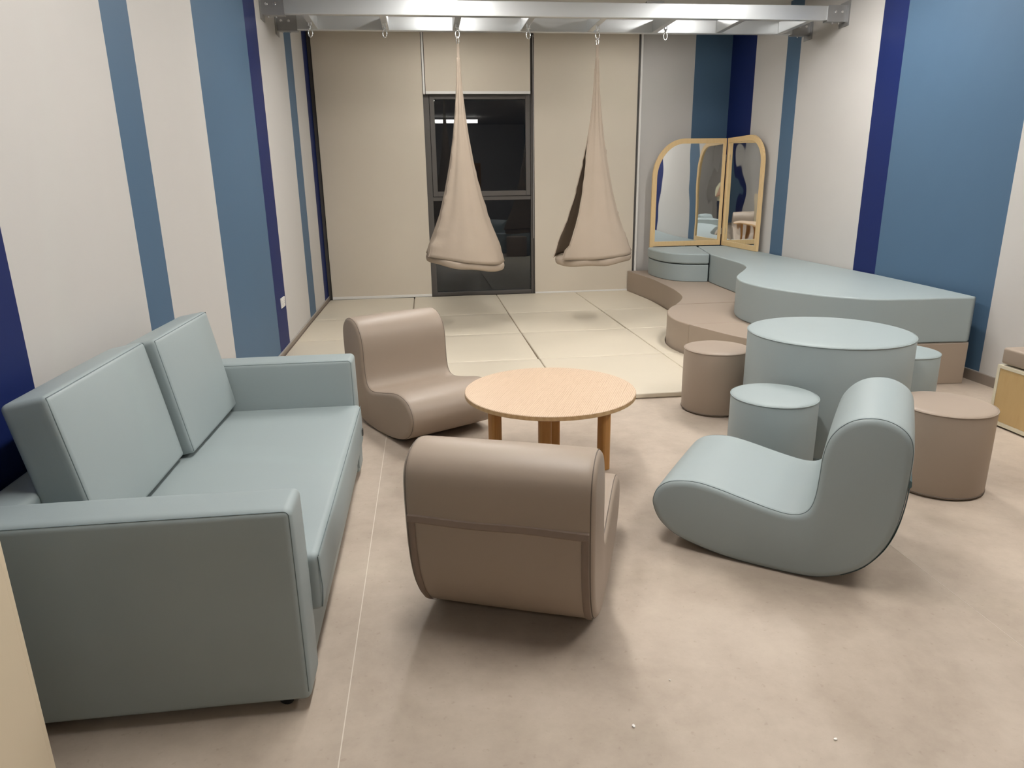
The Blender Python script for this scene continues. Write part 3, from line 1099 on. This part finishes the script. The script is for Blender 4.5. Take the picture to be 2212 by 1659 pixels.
# ================================================================== ROUND WOODEN TABLE
TX, TY, TZ, TR = 0.598, 3.372, 0.48, 0.440
t = thing('coffee_table', 'round light oak coffee table on four wooden legs', 'table', (TX, TY, 0), 0)
bm = bmesh.new()
lathe(bm, [(0, TZ - 0.024), (TR - 0.004, TZ - 0.024), (TR - 0.001, TZ - 0.022), (TR - 0.001, TZ - 0.003), (TR - 0.004, TZ), (0, TZ)], 96)
for f in bm.faces:
    f.material_index = 0
    c_ = f.calc_center_median()
    if TZ - 0.0225 < c_.z < TZ - 0.0025:
        f.material_index = 1
top = finish('tabletop', bm, [M['oak'], M['oak_edge']], t, 40)
top.rotation_euler = (0, 0, R(-24))
leg0 = None
for k, (la, lr) in enumerate(((R(188), 0.295), (R(255), 0.28), (R(8), 0.305), (R(75), 0.28))):
    if leg0 is None:
        bm = bmesh.new()
        pts = []
        for cx, cy, a0 in ((0.012, 0.012, 0), (-0.012, 0.012, 90), (-0.012, -0.012, 180), (0.012, -0.012, 270)):
            for q in range(5):
                a = R(a0 + 22.5 * q)
                pts.append((cx + 0.018 * math.cos(a), cy + 0.018 * math.sin(a)))
        b0 = [bm.verts.new((p[0], p[1], 0.002)) for p in pts]
        b1 = [bm.verts.new((p[0], p[1], TZ - 0.025)) for p in pts]
        for i in range(len(pts)):
            bm.faces.new((b0[i], b0[(i + 1) % 20], b1[(i + 1) % 20], b1[i]))
        bm.faces.new(b0[::-1])
        bm.faces.new(b1)
        leg0 = o = finish('leg', bm, M['leg'], t, 50)
    else:
        o = leg0.copy()
        COL.objects.link(o)
        o.parent = t
    o.location = (lr * math.cos(la), lr * math.sin(la), 0)
    o.rotation_euler = (0, 0, la + R(20))

# ================================================================== DRUM TABLE AND STOOLS
def drum(name, label, cat, x, y, r, h, tone, group=None):
    t = thing(name, label, cat, (x, y, 0), random.uniform(0, 3), group)
    mt, ms = (M['teal'], M['teal_seam']) if tone == 'teal' else (M['taupe'], M['taupe_seam'])
    bm = bmesh.new()
    lathe(bm, [(0, 0.002), (r - 0.012, 0.002), (r - 0.003, 0.007), (r, 0.016), (r + 0.001, h * 0.5), (r, h - 0.014), (r - 0.003, h - 0.005)], 72)
    finish('side', bm, mt, t, 50)
    bm = bmesh.new()
    lathe(bm, [(0, h + 0.003), (r * 0.5, h + 0.003), (r * 0.85, h + 0.002), (r - 0.02, h), (r - 0.008, h - 0.003), (r - 0.0035, h - 0.006)], 72)
    finish('top', bm, mt, t, 50)
    bm = bmesh.new()
    tube(bm, [((r - 0.0005) * math.cos(2 * PI * k / 72), (r - 0.0005) * math.sin(2 * PI * k / 72), h - 0.009) for k in range(72)], 0.0035, 8, True)
    finish('piping', bm, mt, t, 60)
    bm = bmesh.new()
    tube(bm, [((r + 0.0005) * math.cos(2 * PI * k / 72), (r + 0.0005) * math.sin(2 * PI * k / 72), 0.014) for k in range(72)], 0.0028, 6, True)
    finish('bottom_piping', bm, ms, t, 60)
    return t


drum('drum_table', 'large teal padded drum table among the round stools', 'table', 2.315, 3.715, 0.452, 0.65, 'teal')
g = 'padded drum stools around the drum table'
drum('drum_stool', 'taupe padded drum stool left of the drum table, beside the mats', 'stool', 1.905, 4.325, 0.215, 0.43, 'taupe', g)
drum('drum_stool', 'teal padded drum stool in front of the drum table', 'stool', 1.762, 3.252, 0.217, 0.43, 'teal', g)
drum('drum_stool', 'taupe padded drum stool at far right, beside the teal rocking chair', 'stool', 2.512, 2.968, 0.217, 0.43, 'taupe', g)
drum('drum_stool', 'teal padded drum stool half hidden behind the drum table', 'stool', 3.03, 4.02, 0.215, 0.43, 'teal', g)

# ================================================================== STORAGE BENCH AT RIGHT
t = thing('storage_bench', 'low maple storage bench with pale edges at the right wall', 'bench', (0, 0, 0))
X0, X1, Y0, Y1, HB = 3.475, RX - 0.014, 2.2, 3.745, 0.385
bm = bmesh.new()
bx(bm, X0 + 0.012, X1, Y0 + 0.02, Y1 - 0.002, 0.014, HB - 0.02)
finish('body', bm, M['maple'], t)
bm = bmesh.new()
bx(bm, X0, X1, Y1 - 0.02, Y1, 0.012, HB)
bx(bm, X0, X1, Y0, Y0 + 0.02, 0.012, HB)
bx(bm, X0, X1, Y0 + 0.02, Y1 - 0.02, HB - 0.02, HB)
bx(bm, X0, X0 + 0.02, Y0 + 0.02, Y1 - 0.02, 0.012, 0.036)
finish('carcass', bm, M['cream_edge'], t)
for k in range(2):
    w_ = (Y1 - Y0 - 0.04) / 2
    a = Y0 + 0.02 + w_ * k
    box('door', X0 + 0.002, X0 + 0.014, a + 0.002, a + w_ - 0.002, 0.038, HB - 0.022, M['maple'], t)
for yy in (Y0 + 0.1, Y1 - 0.1):
    for xx in (X0 + 0.08, X1 - 0.08):
        bm = bmesh.new()
        tube(bm, [(xx, yy, 0.001), (xx, yy, 0.014)], 0.02, 10)
        finish('foot', bm, M['dark'], t, 50)
o = soft_box('bench_cushion', ((X0 + X1) / 2, (Y0 + Y1) / 2, HB + 0.060), ((X1 - X0) / 2 - 0.004, (Y1 - Y0) / 2 - 0.012, 0.05), 0.014, M['taupe'], None, (0.004, 0.004, 0.006), 8)
tag(o, 'taupe seat cushion lying on the maple bench at the right edge', 'cushion')

# ================================================================== CREAM CABINET AT LEFT EDGE
t = thing('cabinet', 'cream cabinet side at the bottom left edge, beside the sofa arm', 'cabinet', (0, 0, 0))
box('body', LX + 0.014, -0.915, 0.55, 1.392, 0.012, 1.2, M['cream'], t, (0.002, 2))
box('side_panel', LX + 0.014, -0.905, 1.392, 1.41, 0.0, 1.2, M['cream'], t, (0.003, 2))
for k in range(2):
    box('door', -0.913, -0.900, 0.552 + 0.42 * k, 0.968 + 0.42 * k, 0.03, 1.19, M['cream'], t, (0.003, 2))

# ================================================================== WALL SOCKET
t = thing('wall_socket', 'white double wall socket on the navy stripe of the left wall', 'socket', (LX, 6.50, 0.49))
box('plate', 0.0, 0.010, -0.085, 0.085, -0.045, 0.045, M['white_plastic'], t, (0.003, 2))
for yy in (-0.042, 0.042):
    f_ = box('outlet', 0.010, 0.0125, yy - 0.03, yy + 0.03, -0.03, 0.03, M['white_plastic'], t, (0.002, 2))
    bm = bmesh.new()
    for a, b in ((-0.01, -0.008), (0.01, -0.008), (0, 0.01)):
        bx(bm, 0.0125, 0.0128, yy + a - 0.002, yy + a + 0.002, b - 0.005, b + 0.005)
    finish('slot', bm, M['dark'], f_)

# ================================================================== PAPER SCRAPS ON THE FLOOR
def scrap(x, y, r, a, label):
    bm = bmesh.new()
    pts = [(r * (0.7 + 0.5 * random.random()) * math.cos(2 * PI * k / 7), r * (0.5 + 0.5 * random.random()) * math.sin(2 * PI * k / 7)) for k in range(7)]
    b = [bm.verts.new((p[0], p[1], 0.0008)) for p in pts]
    tt = [bm.verts.new((p[0], p[1], 0.0024 + 0.003 * random.random())) for p in pts]
    for k in range(7):
        bm.faces.new((b[k], b[(k + 1) % 7], tt[(k + 1) % 7], tt[k]))
    bm.faces.new(tt)
    bm.faces.new(b[::-1])
    o = finish('paper_scrap', bm, M['paper'], None)
    o.location = (x, y, 0)
    o.rotation_euler = (0, 0, a)
    tag(o, label, 'paper scrap', 'white paper scraps on the floor')


SCR = [(1.064, 1.455, 0.006, 0.4, 'white paper scrap on the floor at the bottom right'), (0.524, 1.579, 0.0065, 1.4, 'curled white paper scrap on the floor at the bottom centre'), (0.691, 1.748, 0.003, 2.0, 'tiny white paper scrap on the floor right of the front rocking chair')]
for s in SCR:
    scrap(*s)

# ================================================================== PERSON TAKING THE PICTURE (shows only in the folding mirror)
def person():
    t = thing('person', 'person in cream top and navy trousers holding up a phone, reflected in the mirror', 'person', (0.0, -0.44, 0.0))
    bm = bmesh.new()
    sk = bm.verts.layers.skin.verify()

    def V(x, y, z, rx, ry=None, root=False):
        v = bm.verts.new((x, y, z))
        v[sk].radius = (rx, ry or rx)
        v[sk].use_root = root
        return v

    def chain(*vs):
        for a_, b_ in zip(vs[:-1], vs[1:]):
            bm.edges.new((a_, b_))
    pel = V(0, 0, 0.93, 0.125, 0.10, True)
    wai = V(0, 0.0, 1.08, 0.115, 0.09)
    che = V(0, 0.0, 1.25, 0.135, 0.10)
    nb = V(0, -0.01, 1.40, 0.075, 0.07)
    nk = V(0, 0.0, 1.46, 0.048)
    h1 = V(0, 0.02, 1.52, 0.062, 0.070)
    h2 = V(0, 0.02, 1.60, 0.078, 0.088)
    h3 = V(0, 0.01, 1.66, 0.066, 0.075)
    chain(pel, wai, che, nb, nk, h1, h2, h3)
    chain(h1, V(0, 0.105, 1.545, 0.016), V(0, 0.112, 1.535, 0.010))            # nose
    for s in (-1, 1):
        chain(h2, V(s * 0.078, 0.0, 1.585, 0.012), V(s * 0.090, -0.008, 1.57, 0.012))   # ear
        hip = V(s * 0.085, 0, 0.86, 0.088)
        kn = V(s * 0.10, 0.015, 0.49, 0.056)
        ca = V(s * 0.105, -0.01, 0.36, 0.052)
        an = V(s * 0.11, -0.02, 0.09, 0.036)
        ft = V(s * 0.12, 0.06, 0.040, 0.038, 0.034)
        toe = V(s * 0.125, 0.15, 0.032, 0.032, 0.026)
        chain(pel, hip, kn, ca, an, ft, toe)
        sh = V(s * 0.165, -0.01, 1.365, 0.058)
        ua = V(s * 0.205, 0.05, 1.26, 0.047)
        el = V(s * 0.225, 0.12, 1.18, 0.040)
        fa = V(s * 0.175, 0.22, 1.29, 0.036)
        wr = V(s * 0.125, 0.30, 1.405, 0.026)
        pa = V(s * 0.108, 0.345, 1.46, 0.030, 0.020)
        chain(che, sh, ua, el, fa, wr, pa)
        for k, (dz, ln) in enumerate(((0.048, 0.9), (0.032, 1.0), (0.014, 0.95), (-0.004, 0.78))):   # fingers behind the phone
            f0 = V(s * 0.108, 0.372, 1.475 + dz * 0.9, 0.0095)
            f1 = V(s * (0.108 - 0.012 * ln), 0.398, 1.482 + dz, 0.0088)
            f2 = V(s * (0.108 - 0.036 * ln), 0.404, 1.484 + dz, 0.0075)
            chain(pa, f0, f1, f2)
        chain(pa, V(s * 0.090, 0.345, 1.488, 0.011), V(s * 0.075, 0.362, 1.505, 0.0095), V(s * 0.062, 0.372, 1.514, 0.008))   # thumb on the screen side
    me = bpy.data.meshes.new('body')
    bm.to_mesh(me)
    bm.free()
    o = bpy.data.objects.new('body', me)
    COL.objects.link(o)
    o.modifiers.new('skin', 'SKIN')
    sb = o.modifiers.new('sub', 'SUBSURF')
    sb.levels = sb.render_levels = 2
    dg = bpy.context.evaluated_depsgraph_get()
    m2 = bpy.data.meshes.new_from_object(o.evaluated_get(dg))
    bpy.data.objects.remove(o)
    o = bpy.data.objects.new('body', m2)
    link(o, t)
    m2.materials.clear()
    for m_ in (soft_mat('skin', (0.50, 0.30, 0.21), 0.5, 0.05, 8, 0.02, 300), soft_mat('cream_top', (0.62, 0.58, 0.42), 0.85, 0.05, 8, 0.1, 300),
               soft_mat('navy_trousers', (0.018, 0.024, 0.05), 0.85, 0.1, 8, 0.1, 300), soft_mat('white_shoes', (0.7, 0.7, 0.68), 0.5, 0.03, 8, 0)):
        m2.materials.append(m_)
    for p in m2.polygons:
        p.use_smooth = True
        c_ = p.center
        arm = abs(c_.x) > 0.10 and c_.y > 0.14
        if c_.z < 0.075:
            p.material_index = 3
        elif c_.z < 0.97 and not arm:
            p.material_index = 2
        elif c_.z > 1.43 or arm:
            p.material_index = 0
        else:
            p.material_index = 1
    # hair, eyes, mouth
    bm = bmesh.new()
    bmesh.ops.create_uvsphere(bm, u_segments=28, v_segments=18, radius=1.0)
    for v in bm.verts:
        k = 1 + 0.03 * noise.noise(v.co * 4)
        v.co = Vector((v.co.x * 0.092 * k, v.co.y * 0.098 * k - 0.006, v.co.z * 0.108 * k + 1.632))
    bmesh.ops.delete(bm, geom=[v for v in bm.verts if v.co.z < 1.53 or (v.co.y > 0.035 and v.co.z < 1.675)], context='VERTS')
    hr = finish('hair', bm, soft_mat('black_hair', (0.012, 0.010, 0.009), 0.5, 0.2, 30, 0.3, 90), t, 180)
    sd = hr.modifiers.new('thick', 'SOLIDIFY')
    sd.thickness = 0.010
    for s in (-1, 1):
        bm = bmesh.new()
        bmesh.ops.create_uvsphere(bm, u_segments=12, v_segments=8, radius=0.012)
        e_ = finish('eye', bm, M['dark'], t, 180)
        e_.location = (s * 0.03, 0.093, 1.592)
    bm = bmesh.new()
    tube(bm, [(-0.022, 0.088, 1.497), (0, 0.094, 1.495), (0.022, 0.088, 1.497)], 0.005, 6)
    finish('mouth', bm, soft_mat('lips', (0.35, 0.13, 0.11), 0.5, 0.02, 8, 0), t, 60)
    ph = soft_box('phone', (0, 0, 0), (0.078, 0.0042, 0.037), 0.0035, M['black'], None, (0, 0, 0), 3)
    ph.location = (0.0, -0.055, 1.513)
    ph.rotation_euler = (R(-16), 0, R(-6.8))
    tag(ph, 'black phone held up in both hands by the mirrored person', 'phone')


person()
